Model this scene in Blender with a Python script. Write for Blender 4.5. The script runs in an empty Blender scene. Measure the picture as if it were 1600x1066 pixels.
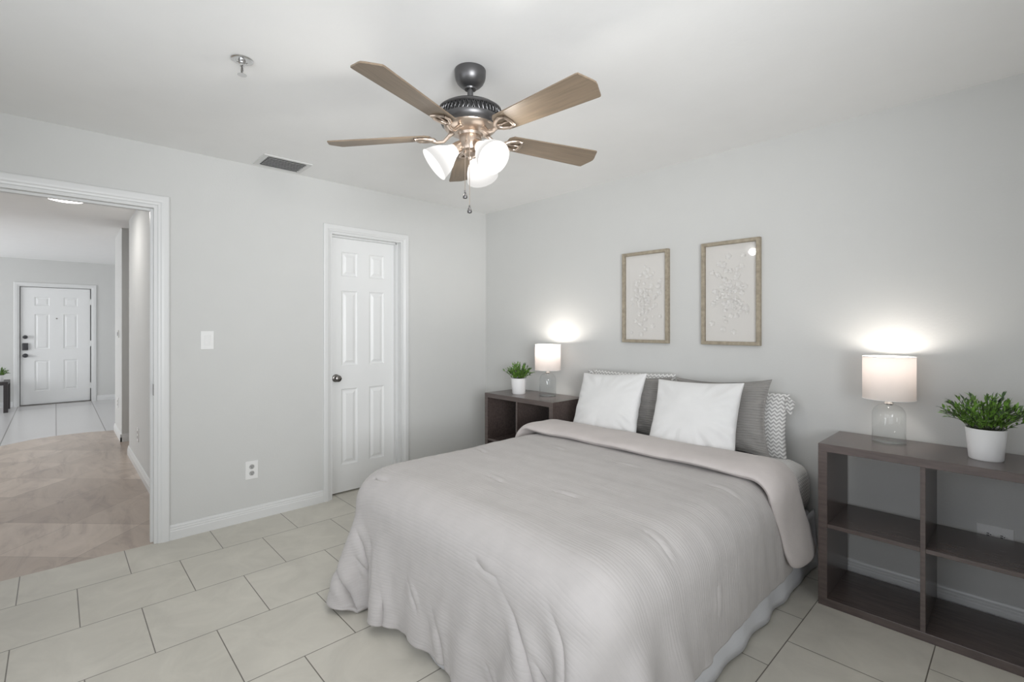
import bpy, bmesh, math, random
import numpy as np
from mathutils import Vector, Matrix, noise
random.seed(7)
PI = math.pi
S = bpy.context.scene
COL = S.collection

# ------------------------------------------------------------------ camera, world, exposure
cam_d = bpy.data.cameras.new('camera')
cam = bpy.data.objects.new('camera', cam_d); COL.objects.link(cam)
cam.location = (3.649, -3.086, 1.325)
cam.rotation_euler = (PI/2, 0, math.radians(46.68))
cam_d.sensor_fit = 'HORIZONTAL'; cam_d.sensor_width = 36.0
cam_d.lens = 756.4/1600*36.0
cam_d.shift_y = -21.94/1600
cam_d.clip_start = 0.02
S.camera = cam
S.view_settings.view_transform = 'Standard'
S.view_settings.look = 'None'
S.view_settings.gamma = 1.0
S.view_settings.use_curve_mapping = False
S.view_settings.exposure = 0.08
W = bpy.data.worlds.new('daylight'); S.world = W
W.use_nodes = True
W.node_tree.nodes['Background'].inputs[0].default_value = (0.78, 0.86, 1.0, 1)
W.node_tree.nodes['Background'].inputs[1].default_value = 1.0
S.cycles.max_bounces = 10
S.cycles.diffuse_bounces = 6
S.cycles.transparent_max_bounces = 16
S.cycles.sample_clamp_indirect = 4.0
S.cycles.caustics_reflective = False
S.cycles.caustics_refractive = False

def area(name, loc, aim, sx, sy, power, color=(1, 1, 1), spread=180):
    l = bpy.data.lights.new(name, 'AREA'); l.shape = 'RECTANGLE'; l.size = sx; l.size_y = sy
    l.energy = power; l.color = color; l.spread = math.radians(spread)
    o = bpy.data.objects.new(name, l); COL.objects.link(o); o.location = loc
    o.rotation_euler = (Vector(aim)-Vector(loc)).to_track_quat('-Z', 'Y').to_euler()
    return o
# daylight entering by the two bedroom windows (behind and right of the camera) and by the living room windows
area('bedroom_daylight', (2.7, -4.37, 1.22), (2.2, 0.0, 1.0), 2.2, 1.7, 20, (0.975, 0.985, 1.0), 175)
area('bedroom_side_daylight', (4.91, -3.05, 1.45), (0.1, -0.45, 2.3), 1.5, 1.25, 34, (0.96, 0.98, 1.0), 84)
area('living_daylight', (-5.6, -7.18, 1.3), (-5.6, 0, 1.3), 2.6, 2.0, 105, (0.96, 0.98, 1.0))
area('passage_daylight', (-5.4, 1.98, 1.3), (-5.4, -3, 1.3), 1.6, 1.6, 34, (0.96, 0.98, 1.0))

# ------------------------------------------------------------------ materials
def nt(m): return m.node_tree.nodes, m.node_tree.links
def mat(name, col, rough=0.6, metal=0.0, var=0.03, vscale=6.0, bump=0.0, bscale=60.0, stretch=(1, 1, 1), spec=0.5, detail=3.0):
    m = bpy.data.materials.new(name); m.use_nodes = True
    n, l = nt(m); b = n['Principled BSDF']
    b.inputs['Roughness'].default_value = rough; b.inputs['Metallic'].default_value = metal
    b.inputs['Specular IOR Level'].default_value = spec
    tc = n.new('ShaderNodeTexCoord'); mp = n.new('ShaderNodeMapping'); mp.inputs['Scale'].default_value = stretch
    l.new(tc.outputs['Object'], mp.inputs['Vector'])
    nz = n.new('ShaderNodeTexNoise'); nz.inputs['Scale'].default_value = vscale; nz.inputs['Detail'].default_value = detail
    l.new(mp.outputs[0], nz.inputs['Vector'])
    cr = n.new('ShaderNodeMapRange'); cr.inputs[3].default_value = 1-var; cr.inputs[4].default_value = 1+var
    cr.inputs[1].default_value = 0.3; cr.inputs[2].default_value = 0.7
    l.new(nz.outputs[0], cr.inputs[0])
    mx = n.new('ShaderNodeVectorMath'); mx.operation = 'SCALE'; mx.inputs[0].default_value = col
    l.new(cr.outputs[0], mx.inputs['Scale']); l.new(mx.outputs[0], b.inputs['Base Color'])
    if bump:
        n2 = n.new('ShaderNodeTexNoise'); n2.inputs['Scale'].default_value = bscale; n2.inputs['Detail'].default_value = 2
        l.new(mp.outputs[0], n2.inputs['Vector'])
        bp = n.new('ShaderNodeBump'); bp.inputs['Strength'].default_value = bump; bp.inputs['Distance'].default_value = 0.01
        l.new(n2.outputs[0], bp.inputs['Height']); l.new(bp.outputs[0], b.inputs['Normal'])
    return m
def math_node(m, op, a, b=None):
    n, l = nt(m); x = n.new('ShaderNodeMath'); x.operation = op
    for i, v in enumerate((a, b)):
        if v is None: continue
        if isinstance(v, (int, float)): x.inputs[i].default_value = v
        else: l.new(v, x.inputs[i])
    return x.outputs[0]

M = {}
M['wall'] = mat('wall_paint', (0.610, 0.612, 0.598), 0.75, var=0.006, bump=0.05, bscale=90)
M['ceil'] = mat('ceiling_paint', (0.87, 0.87, 0.862), 0.85, var=0.008, bump=0.05, bscale=45)
M['trim'] = mat('white_gloss_trim', (0.70, 0.705, 0.70), 0.35, var=0.006)
M['door'] = mat('white_door_paint', (0.79, 0.795, 0.79), 0.40, var=0.006)
M['plate'] = mat('white_plastic', (0.80, 0.80, 0.79), 0.35, var=0.0)
M['slot'] = mat('socket_grey', (0.42, 0.42, 0.41), 0.5, var=0.0)
M['dark'] = mat('dark_hole', (0.02, 0.02, 0.02), 0.8, var=0.0)
M['shelf'] = mat('espresso_laminate', (0.090, 0.068, 0.062), 0.26, var=0.18, vscale=5, stretch=(2, 14, 14), detail=5, spec=0.75)
M['bronze'] = mat('pewter_metal', (0.13, 0.128, 0.13), 0.38, metal=0.8, var=0.06, vscale=10)
M['nickel'] = mat('warm_nickel', (0.56, 0.46, 0.38), 0.30, metal=0.9, var=0.04)
M['chrome'] = mat('chrome', (0.72, 0.72, 0.72), 0.15, metal=1.0, var=0.02)
M['steel'] = mat('dark_steel', (0.20, 0.19, 0.18), 0.3, metal=0.9, var=0.04)
M['keypad'] = mat('lock_dark', (0.06, 0.06, 0.065), 0.4, metal=0.3, var=0.05)
M['blade'] = mat('weathered_oak_blade', (0.205, 0.155, 0.108), 0.45, var=0.16, vscale=4, stretch=(1.5, 22, 22), detail=6)
M['frame'] = mat('driftwood_frame', (0.33, 0.285, 0.215), 0.55, var=0.2, vscale=8, stretch=(6, 6, 6), detail=6)
M['paper'] = mat('ivory_paper', (0.80, 0.775, 0.74), 0.9, var=0.01)
M['petal'] = mat('paper_petal', (0.82, 0.80, 0.77), 0.9, var=0.01)
M['pot'] = mat('white_ceramic', (0.83, 0.83, 0.83), 0.35, var=0.01)
M['soil'] = mat('dark_soil', (0.03, 0.025, 0.02), 0.9, var=0.4, vscale=60)
M['leaf'] = mat('leaf_green', (0.15, 0.30, 0.045), 0.5, var=0.5, vscale=28)
M['leafdark'] = mat('leaf_tip', (0.07, 0.125, 0.05), 0.5, var=0.5, vscale=28)
M['twig'] = mat('twig', (0.05, 0.06, 0.03), 0.7, var=0.2)
M['skirt'] = mat('bed_skirt_cotton', (0.69, 0.70, 0.73), 0.9, var=0.03, bump=0.15, bscale=200)
M['boxspring'] = mat('box_spring_ticking', (0.6, 0.6, 0.62), 0.9, var=0.03)
M['vent'] = mat('vent_enamel', (0.70, 0.70, 0.69), 0.45, var=0.01)
M['ventslat'] = mat('vent_slat_metal', (0.50, 0.50, 0.50), 0.45, var=0.03)
M['tablewood'] = mat('black_wood', (0.035, 0.03, 0.03), 0.4, var=0.1)
M['glasswin'] = None

def cloth(name, col, var=0.04, bump=0.25, bscale=220, sheen=0.15):
    m = mat(name, col, 0.95, var=var, vscale=14, bump=bump, bscale=bscale, spec=0.1)
    m.node_tree.nodes['Principled BSDF'].inputs['Sheen Weight'].default_value = sheen
    return m
M['white_cloth'] = cloth('white_cotton', (0.72, 0.72, 0.715), 0.015, 0.12, 180)
M['band'] = cloth('comforter_underside', (0.53, 0.49, 0.475), 0.03, 0.1, 160)

def striped_cloth(name, col, pitch, strength, dist):
    """cloth with rows of fine pleats running across the bed (cloth v coordinate in metres)"""
    m = cloth(name, col, 0.03, 0.0)
    n, l = nt(m); b = n['Principled BSDF']
    uv = n.new('ShaderNodeUVMap'); uv.uv_map = 'UVMap'
    sx = n.new('ShaderNodeSeparateXYZ'); l.new(uv.outputs[0], sx.inputs[0])
    nz = n.new('ShaderNodeTexNoise'); nz.inputs['Scale'].default_value = 1.0; nz.inputs['Detail'].default_value = 4
    mp = n.new('ShaderNodeMapping'); mp.inputs['Scale'].default_value = (3.0, 26.0, 1)
    l.new(uv.outputs[0], mp.inputs[0]); l.new(mp.outputs[0], nz.inputs[0])
    v = math_node(m, 'ADD', math_node(m, 'MULTIPLY', sx.outputs[1], 2*PI/pitch), math_node(m, 'MULTIPLY', nz.outputs[0], dist))
    s = math_node(m, 'SINE', v)
    s = math_node(m, 'POWER', math_node(m, 'ABSOLUTE', s), 0.6)
    n2 = n.new('ShaderNodeTexNoise'); n2.inputs['Scale'].default_value = 1; n2.inputs['Detail'].default_value = 3
    mp2 = n.new('ShaderNodeMapping'); mp2.inputs['Scale'].default_value = (40, 130, 1)
    l.new(uv.outputs[0], mp2.inputs[0]); l.new(mp2.outputs[0], n2.inputs[0])
    hgt = math_node(m, 'ADD', s, math_node(m, 'MULTIPLY', n2.outputs[0], 0.9))
    bp = n.new('ShaderNodeBump'); bp.inputs['Strength'].default_value = strength; bp.inputs['Distance'].default_value = 0.006
    l.new(hgt, bp.inputs['Height']); l.new(bp.outputs[0], b.inputs['Normal'])
    return m
M['comforter'] = striped_cloth('grey_pleated_cotton', (0.455, 0.434, 0.424), 0.026, 0.165, 9.0)
M['sham'] = striped_cloth('grey_sham_cotton', (0.29, 0.28, 0.268), 0.030, 0.6, 4.0)

def chevron(name, scale=1.0, tone=0.40, base=0.76):
    m = cloth(name, (0.75, 0.745, 0.73), 0.0, 0.0)
    n, l = nt(m); b = n['Principled BSDF']
    uv = n.new('ShaderNodeUVMap'); uv.uv_map = 'UVMap'
    sx = n.new('ShaderNodeSeparateXYZ'); l.new(uv.outputs[0], sx.inputs[0])
    u = math_node(m, 'FRACT', math_node(m, 'MULTIPLY', sx.outputs[0], 34/scale))
    tri = math_node(m, 'ABSOLUTE', math_node(m, 'SUBTRACT', u, 0.5))
    v = math_node(m, 'ADD', math_node(m, 'MULTIPLY', sx.outputs[1], 46/scale), math_node(m, 'MULTIPLY', tri, 1.3))
    st = math_node(m, 'ABSOLUTE', math_node(m, 'SUBTRACT', math_node(m, 'FRACT', v), 0.5))
    mr = n.new('ShaderNodeMapRange'); mr.inputs[1].default_value = 0.24; mr.inputs[2].default_value = 0.29
    l.new(st, mr.inputs[0])
    nz = n.new('ShaderNodeTexNoise'); nz.inputs['Scale'].default_value = 60; l.new(uv.outputs[0], nz.inputs[0])
    f = math_node(m, 'MULTIPLY', mr.outputs[0], math_node(m, 'ADD', 0.75, math_node(m, 'MULTIPLY', nz.outputs[0], 0.4)))
    mx = n.new('ShaderNodeMix'); mx.data_type = 'RGBA'
    mx.inputs[6].default_value = (base, base*.993, base*.975, 1); mx.inputs[7].default_value = (tone, tone*.99, tone*.975, 1)
    l.new(f, mx.inputs[0]); l.new(mx.outputs[2], b.inputs['Base Color'])
    return m
M['chevron'] = chevron('chevron_cotton')
M['sheet'] = chevron('chevron_sheet', 0.8, 0.55, 0.88)

def shade_mat(name, diff, trans, glow, glowcol, grad=False):
    m = bpy.data.materials.new(name); m.use_nodes = True
    n, l = nt(m); n.remove(n['Principled BSDF']); out = n['Material Output']
    d = n.new('ShaderNodeBsdfDiffuse'); d.inputs[0].default_value = (*diff, 1)
    t = n.new('ShaderNodeBsdfTranslucent'); t.inputs[0].default_value = (*trans, 1)
    nz = n.new('ShaderNodeTexNoise'); nz.inputs['Scale'].default_value = 120
    bp = n.new('ShaderNodeBump'); bp.inputs['Strength'].default_value = 0.05; l.new(nz.outputs[0], bp.inputs['Height'])
    l.new(bp.outputs[0], d.inputs['Normal'])
    a = n.new('ShaderNodeAddShader'); l.new(d.outputs[0], a.inputs[0]); l.new(t.outputs[0], a.inputs[1])
    last = a
    if glow:
        e = n.new('ShaderNodeEmission'); e.inputs[0].default_value = (*glowcol, 1); e.inputs[1].default_value = glow
        if grad:
            uv = n.new('ShaderNodeUVMap'); uv.uv_map = 'UVMap'; sx = n.new('ShaderNodeSeparateXYZ'); l.new(uv.outputs[0], sx.inputs[0])
            mr = n.new('ShaderNodeMapRange'); mr.interpolation_type = 'SMOOTHSTEP'; mr.inputs[1].default_value = 0.05; mr.inputs[2].default_value = 0.95; mr.inputs[3].default_value = 1.9*glow; mr.inputs[4].default_value = 0.74*glow
            l.new(sx.outputs[1], mr.inputs[0]); l.new(mr.outputs[0], e.inputs[1])
        a2 = n.new('ShaderNodeAddShader'); l.new(a.outputs[0], a2.inputs[0]); l.new(e.outputs[0], a2.inputs[1]); last = a2
    l.new(last.outputs[0], out.inputs[0])
    return m
M['lampshade'] = shade_mat('linen_lamp_shade', (0.5, 0.48, 0.46), (0.115, 0.101, 0.096), 0.0, (1, 1, 1))
M['frosted'] = shade_mat('frosted_glass_shade', (0.022, 0.022, 0.022), (0.0, 0.0, 0.0), 1.0, (1, 0.98, 0.95), True)
def emis(name, col, st):
    m = bpy.data.materials.new(name); m.use_nodes = True
    b = m.node_tree.nodes['Principled BSDF']; b.inputs['Base Color'].default_value = (0.9, 0.9, 0.9, 1)
    b.inputs['Emission Color'].default_value = (*col, 1); b.inputs['Emission Strength'].default_value = st
    return m
M['bulb'] = emis('lit_bulb', (1, 0.93, 0.82), 4)
M['led'] = emis('lit_led_disc', (1, 0.98, 0.95), 9)

def thin_glass(name, tint, refl):
    m = bpy.data.materials.new(name); m.use_nodes = True
    n, l = nt(m); n.remove(n['Principled BSDF']); out = n['Material Output']
    t = n.new('ShaderNodeBsdfTransparent'); t.inputs[0].default_value = (*tint, 1)
    g = n.new('ShaderNodeBsdfGlossy'); g.inputs['Roughness'].default_value = 0.03
    fr = n.new('ShaderNodeLayerWeight')
    f = math_node(m, 'MULTIPLY', math_node(m, 'ADD', 0.04, math_node(m, 'MULTIPLY', math_node(m, 'POWER', fr.outputs['Facing'], 5), 0.9)), refl)
    x = n.new('ShaderNodeMixShader'); l.new(f, x.inputs[0]); l.new(t.outputs[0], x.inputs[1]); l.new(g.outputs[0], x.inputs[2])
    l.new(x.outputs[0], out.inputs[0])
    return m
M['glass'] = thin_glass('clear_glass', (0.95, 0.96, 0.96), 1.0)
M['pane'] = thin_glass('picture_glass', (0.985, 0.985, 0.985), 0.9)

def tile_mat():
    m = mat('cream_porcelain_tile', (0.55, 0.53, 0.475), 0.32, var=0.0)
    n, l = nt(m); b = n['Principled BSDF']
    tc = n.new('ShaderNodeTexCoord'); sp = n.new('ShaderNodeSeparateXYZ'); l.new(tc.outputs['Object'], sp.inputs[0])
    w = 0.4335
    cy = math_node(m, 'ADD', sp.outputs[1], 2.79-w/2+w*20)
    cxx = math_node(m, 'ADD', sp.outputs[0], -0.358+w*20+w)
    cb = n.new('ShaderNodeCombineXYZ'); l.new(cy, cb.inputs[0]); l.new(cxx, cb.inputs[1])
    br = n.new('ShaderNodeTexBrick'); l.new(cb.outputs[0], br.inputs[0])
    br.inputs['Scale'].default_value = 1; br.inputs['Brick Width'].default_value = w; br.inputs['Row Height'].default_value = w
    br.inputs['Mortar Size'].default_value = 0.0022; br.inputs['Mortar Smooth'].default_value = 0.1
    br.inputs['Color1'].default_value = (0.60, 0.575, 0.51, 1); br.inputs['Color2'].default_value = (0.575, 0.55, 0.485, 1)
    br.inputs['Mortar'].default_value = (0.17, 0.155, 0.13, 1)
    nz = n.new('ShaderNodeTexNoise'); nz.inputs['Scale'].default_value = 4.5; nz.inputs['Detail'].default_value = 7; nz.inputs['Roughness'].default_value = 0.65
    nz.inputs['Distortion'].default_value = 0.8
    l.new(tc.outputs['Object'], nz.inputs[0])
    mr = n.new('ShaderNodeMapRange'); mr.inputs[1].default_value = 0.3; mr.inputs[2].default_value = 0.7; mr.inputs[3].default_value = 0.90; mr.inputs[4].default_value = 1.08
    l.new(nz.outputs[0], mr.inputs[0])
    sc = n.new('ShaderNodeVectorMath'); sc.operation = 'SCALE'; l.new(br.outputs[0], sc.inputs[0]); l.new(mr.outputs[0], sc.inputs['Scale'])
    l.new(sc.outputs[0], b.inputs['Base Color'])
    bp = n.new('ShaderNodeBump'); bp.inputs['Strength'].default_value = 0.4; bp.inputs['Distance'].default_value = 0.003; bp.invert = True
    l.new(br.outputs['Fac'], bp.inputs['Height']); l.new(bp.outputs[0], b.inputs['Normal'])
    return m
M['tile'] = tile_mat()
def travertine_mat():
    m = mat('travertine_look_tile', (0.4, 0.35, 0.3), 0.30, var=0.0)
    n, l = nt(m); b = n['Principled BSDF']
    tc = n.new('ShaderNodeTexCoord'); sp = n.new('ShaderNodeSeparateXYZ'); l.new(tc.outputs['Object'], sp.inputs[0])
    r2 = math.sqrt(0.5); w = 0.47
    p = math_node(m, 'ADD', math_node(m, 'MULTIPLY', math_node(m, 'SUBTRACT', sp.outputs[1], sp.outputs[0]), r2), 1.587+w*30)
    q = math_node(m, 'ADD', math_node(m, 'MULTIPLY', math_node(m, 'ADD', sp.outputs[1], sp.outputs[0]), r2), 2.659+w*30)
    cb = n.new('ShaderNodeCombineXYZ'); l.new(q, cb.inputs[0]); l.new(p, cb.inputs[1])
    br = n.new('ShaderNodeTexBrick'); l.new(cb.outputs[0], br.inputs[0]); br.offset = 0.0
    br.inputs['Scale'].default_value = 1; br.inputs['Brick Width'].default_value = w; br.inputs['Row Height'].default_value = w
    br.inputs['Mortar Size'].default_value = 0.0015
    br.inputs['Color1'].default_value = (0.60, 0.515, 0.445, 1); br.inputs['Color2'].default_value = (0.38, 0.31, 0.26, 1)
    br.inputs['Mortar'].default_value = (0.25, 0.2, 0.17, 1)
    mp = n.new('ShaderNodeMapping'); mp.inputs['Scale'].default_value = (1.2, 4.0, 1); mp.inputs['Rotation'].default_value = (0, 0, 0.6)
    l.new(tc.outputs['Object'], mp.inputs[0])
    nz = n.new('ShaderNodeTexNoise'); nz.inputs['Scale'].default_value = 1.6; nz.inputs['Detail'].default_value = 8; nz.inputs['Distortion'].default_value = 1.6; nz.inputs['Roughness'].default_value = 0.62
    l.new(mp.outputs[0], nz.inputs[0])
    rp = n.new('ShaderNodeValToRGB'); e = rp.color_ramp.elements
    e[0].position = 0.30; e[0].color = (0.74, 0.70, 0.70, 1); e[1].position = 0.70; e[1].color = (1.14, 1.13, 1.12, 1)
    k = e.new(0.48); k.color = (1.0, 0.985, 0.97, 1)
    l.new(nz.outputs[0], rp.inputs[0])
    mx = n.new('ShaderNodeVectorMath'); mx.operation = 'MULTIPLY'; l.new(br.outputs[0], mx.inputs[0]); l.new(rp.outputs[0], mx.inputs[1])
    l.new(mx.outputs[0], b.inputs['Base Color'])
    return m
M['travertine'] = travertine_mat()
def white_tile_mat():
    m = mat('white_entry_tile', (0.6, 0.6, 0.6), 0.25, var=0.0)
    n, l = nt(m); b = n['Principled BSDF']
    tc = n.new('ShaderNodeTexCoord'); mp = n.new('ShaderNodeMapping'); mp.inputs['Location'].default_value = (0.1, 3.08, 0)
    l.new(tc.outputs['Object'], mp.inputs[0])
    br = n.new('ShaderNodeTexBrick'); br.offset = 0; l.new(mp.outputs[0], br.inputs[0])
    br.inputs['Scale'].default_value = 1; br.inputs['Brick Width'].default_value = 3.6; br.inputs['Row Height'].default_value = 0.46
    br.inputs['Mortar Size'].default_value = 0.006
    br.inputs['Color1'].default_value = (0.60, 0.59, 0.585, 1); br.inputs['Color2'].default_value = (0.56, 0.55, 0.55, 1); br.inputs['Mortar'].default_value = (0.30, 0.29, 0.28, 1)
    l.new(br.outputs[0], b.inputs['Base Color'])
    return m
M['whitetile'] = white_tile_mat()

# ------------------------------------------------------------------ mesh helpers
def obj(name, bm, m, parent=None, smooth=False, loc=None, weld=False):
    if weld: bmesh.ops.remove_doubles(bm, verts=bm.verts, dist=1e-5)
    me = bpy.data.meshes.new(name); bm.normal_update(); bm.to_mesh(me); bm.free()
    for mm in (m if isinstance(m, (list, tuple)) else [m]): me.materials.append(mm)
    if smooth:
        me.polygons.foreach_set('use_smooth', [True]*len(me.polygons))
        if smooth != 'all':
            me.set_sharp_from_angle(angle=math.radians(40))
    o = bpy.data.objects.new(name, me); COL.objects.link(o)
    if parent: o.parent = parent
    if loc: o.location = loc
    return o
def thing(name, label, cat, loc=(0, 0, 0), rz=0, group=None):
    o = bpy.data.objects.new(name, None); COL.objects.link(o); o.location = loc; o.rotation_euler = (0, 0, rz)
    o.empty_display_size = 0.1
    return tag(o, label, cat, group)
def tag(o, label, cat, group=None):
    o['label'] = label; o['category'] = cat
    if group: o['group'] = group
    return o
def struct(o, label=None, cat=None):
    o['kind'] = 'structure'
    if label: o['label'] = label
    if cat: o['category'] = cat
    return o
def box(bm, x0, x1, y0, y1, z0, z1, bev=0.0, mi=0):
    v = [bm.verts.new((x, y, z)) for z in (z0, z1) for y in (y0, y1) for x in (x0, x1)]
    fs = [bm.faces.new([v[i] for i in q]) for q in ((0, 2, 3, 1), (4, 5, 7, 6), (0, 1, 5, 4), (2, 6, 7, 3), (0, 4, 6, 2), (1, 3, 7, 5))]
    for f in fs: f.material_index = mi
    if bev:
        es = list({e for f in fs for e in f.edges})
        bmesh.ops.bevel(bm, geom=es, offset=bev, segments=2, affect='EDGES', profile=0.5)
def lathe(bm, prof, seg=32, axis_m=None, mi=0, closed=False):
    """prof: list of (radius, z) from one end to the other"""
    rings = []
    for r, z in prof:
        ring = []
        if r < 1e-6:
            ring = [bm.verts.new((0, 0, z))]
        else:
            ring = [bm.verts.new((r*math.cos(2*PI*k/seg), r*math.sin(2*PI*k/seg), z)) for k in range(seg)]
        rings.append(ring)
    for a, b in zip(rings[:-1], rings[1:]):
        for k in range(seg):
            k2 = (k+1) % seg
            if len(a) == 1 and len(b) == 1: continue
            if len(a) == 1: f = bm.faces.new((a[0], b[k], b[k2]))
            elif len(b) == 1: f = bm.faces.new((a[k], b[0], a[k2]))
            else: f = bm.faces.new((a[k], b[k], b[k2], a[k2]))
            f.material_index = mi
    vs = [v for r in rings for v in r]
    if axis_m is not None: bmesh.ops.transform(bm, matrix=axis_m, verts=vs)
    return vs
def tube(bm, pts, rad, seg=8, mi=0):
    pts = [Vector(p) for p in pts]; rings = []
    up = Vector((0, 0, 1))
    for i, p in enumerate(pts):
        t = (pts[min(i+1, len(pts)-1)]-pts[max(i-1, 0)]).normalized()
        a = t.cross(up)
        if a.length < 1e-3: a = t.cross(Vector((1, 0, 0)))
        a.normalize(); b = t.cross(a).normalized()
        r = rad[i] if isinstance(rad, (list, tuple)) else rad
        rings.append([bm.verts.new(p+(a*math.cos(2*PI*k/seg)+b*math.sin(2*PI*k/seg))*r) for k in range(seg)])
    for A, B in zip(rings[:-1], rings[1:]):
        for k in range(seg):
            f = bm.faces.new((A[k], A[(k+1) % seg], B[(k+1) % seg], B[k])); f.material_index = mi
    bm.faces.new(rings[0]).material_index = mi; bm.faces.new(rings[-1][::-1]).material_index = mi
def prism(bm, poly, z0, z1, bev=0.0):
    a = [bm.verts.new((x, y, z0)) for x, y in poly]; b = [bm.verts.new((x, y, z1)) for x, y in poly]
    n = len(poly); fs = [bm.faces.new(a[::-1]), bm.faces.new(b)]
    for k in range(n): fs.append(bm.faces.new((a[k], a[(k+1) % n], b[(k+1) % n], b[k])))
    return a+b
def extrude_profile(bm, prof, p0, p1, nrm):
    """baseboard / casing: profile (depth, height) swept from p0 to p1; depth along nrm, height along up"""
    p0 = Vector(p0); p1 = Vector(p1); nrm = Vector(nrm); up = Vector((0, 0, 1))
    A = [bm.verts.new(p0+nrm*d+up*h) for d, h in prof]; B = [bm.verts.new(p1+nrm*d+up*h) for d, h in prof]
    n = len(prof)
    for k in range(n): bm.faces.new((A[k], A[(k+1) % n], B[(k+1) % n], B[k]))
    bm.faces.new(A[::-1]); bm.faces.new(B)
    bmesh.ops.recalc_face_normals(bm, faces=bm.faces[:])
def grid_mesh(name, P, m, parent=None, uv=None, thick=0.0, subsurf=0, closed_u=False):
    ny, nx = P.shape[:2]
    me = bpy.data.meshes.new(name)
    faces = []
    for j in range(ny-1):
        for i in range(nx-1+(1 if closed_u else 0)):
            i2 = (i+1) % nx
            faces.append((j*nx+i, j*nx+i2, (j+1)*nx+i2, (j+1)*nx+i))
    me.from_pydata([tuple(map(float, v)) for v in P.reshape(-1, 3)], [], faces)
    if uv is not None:
        ul = me.uv_layers.new(name='UVMap'); U = uv.reshape(-1, 2)
        li = np.empty(len(me.loops), int); me.loops.foreach_get('vertex_index', li)
        ul.data.foreach_set('uv', U[li].astype(np.float32).ravel())
    me.materials.append(m); me.polygons.foreach_set('use_smooth', [True]*len(me.polygons))
    o = bpy.data.objects.new(name, me); COL.objects.link(o)
    if parent: o.parent = parent
    if thick:
        s = o.modifiers.new('thickness', 'SOLIDIFY'); s.thickness = thick; s.offset = -1
    if subsurf:
        s = o.modifiers.new('smooth', 'SUBSURF'); s.levels = subsurf; s.render_levels = subsurf
    return o

# ------------------------------------------------------------------ room shell
H = 2.4384
D2 = (-1.560, -0.928); D2T = 2.06
bm = bmesh.new(); box(bm, 0.0, 4.85, -4.3, 0.0, -0.1, 0.0); box(bm, -0.012, 0.0, -3.44, -2.645, -0.1, 0.0); box(bm, -0.13, 0.0, D2[0], D2[1], -0.1, 0.0)
struct(obj('floor', bm, M['tile']))
bm = bmesh.new(); prism(bm, [(-0.012, -7.1), (-0.012, -2.53), (-2.743, -2.53), (-2.743, 0.3), (-3.5, 0.3), (-3.5, -2.53), (-4.36, -2.53), (-4.45, -2.8), (-4.44, -3.1), (-4.38, -3.27), (-4.16, -3.53), (-3.9, -3.85), (-3.9, -7.1)], -0.1, 0.0)
struct(obj('floor_hall', bm, M['travertine']))
bm = bmesh.new(); prism(bm, [(-8.0, -7.1), (-3.9, -7.1), (-3.9, -3.85), (-4.16, -3.53), (-4.38, -3.27), (-4.44, -3.1), (-4.45, -2.8), (-4.36, -2.53), (-4.36, 1.9), (-8.0, 1.9)], -0.1, 0.0)
struct(obj('floor_entry', bm, M['whitetile']))
bm = bmesh.new(); box(bm, -0.06, 4.97, -4.42, 0.12, H, H+0.12)
struct(obj('ceiling', bm, M['ceil']))
bm = bmesh.new(); prism(bm, [(-0.06, -7.1), (-0.06, -2.45), (-2.62, -2.45), (-3.45, -3.56), (-6.1, -7.1)], H-0.004, H+0.12)
struct(obj('ceiling_hall', bm, M['ceil']))
bm = bmesh.new(); prism(bm, [(-6.1, -7.1), (-3.45, -3.56), (-2.62, -2.45), (-2.62, 0.4), (-4.3, 0.4), (-4.3, 2.0), (-8.0, 2.0), (-8.0, -7.1)], H+0.03, H+0.12)
struct(obj('ceiling_entry', bm, M['ceil']))

# wall with the two doors (x = 0), openings for hall and closet
D1 = (-3.455, -2.631); D1T = 2.07
bm = bmesh.new(); T = 0.12
box(bm, -T, 0, -4.42, D1[0], 0, H); box(bm, -T, 0, D1[1], D2[0], 0, H); box(bm, -T, 0, D2[1], 0.12, 0, H)
box(bm, -T, 0, D1[0], D1[1], D1T, H); box(bm, -T, 0, D2[0], D2[1], D2T, H)
struct(obj('wall_left', bm, M['wall']))
bm = bmesh.new(); box(bm, 0, 4.97, 0, 0.12, 0, H); struct(obj('wall_back', bm, M['wall']))
VY = (-3.80, -2.30); VZ = (0.80, 2.12)
bm = bmesh.new(); box(bm, 4.85, 4.97, -4.42, VY[0], 0, H); box(bm, 4.85, 4.97, VY[1], 0, 0, H)
box(bm, 4.85, 4.97, VY[0], VY[1], 0, VZ[0]); box(bm, 4.85, 4.97, VY[0], VY[1], VZ[1], H)
struct(obj('wall_right', bm, M['wall']))
bm = bmesh.new()
for a, b in ((VY[0], VY[0]+.05), (VY[1]-.05, VY[1]), (-3.075, -3.025)): box(bm, 4.87, 4.905, a, b, VZ[0], VZ[1])
for a, b in ((VZ[0], VZ[0]+.05), (VZ[1]-.05, VZ[1])): box(bm, 4.87, 4.905, VY[0], VY[1], a, b)
win2 = struct(obj('window_2', bm, M['trim']))
bm = bmesh.new(); box(bm, 4.885, 4.89, VY[0], VY[1], VZ[0], VZ[1]); obj('glass_pane', bm, M['pane'], win2)
bm = bmesh.new(); box(bm, 4.81, 4.87, VY[0]-.06, VY[1]+.06, VZ[0]-.03, VZ[0]); obj('window_sill', bm, M['trim'], win2)
WX = (1.55, 3.85); WZ = (0.33, 2.12)
bm = bmesh.new(); box(bm, 0, WX[0], -4.42, -4.3, 0, H); box(bm, WX[1], 4.85, -4.42, -4.3, 0, H)
box(bm, WX[0], WX[1], -4.42, -4.3, 0, WZ[0]); box(bm, WX[0], WX[1], -4.42, -4.3, WZ[1], H)
struct(obj('wall_front', bm, M['wall']))
bm = bmesh.new()
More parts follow.
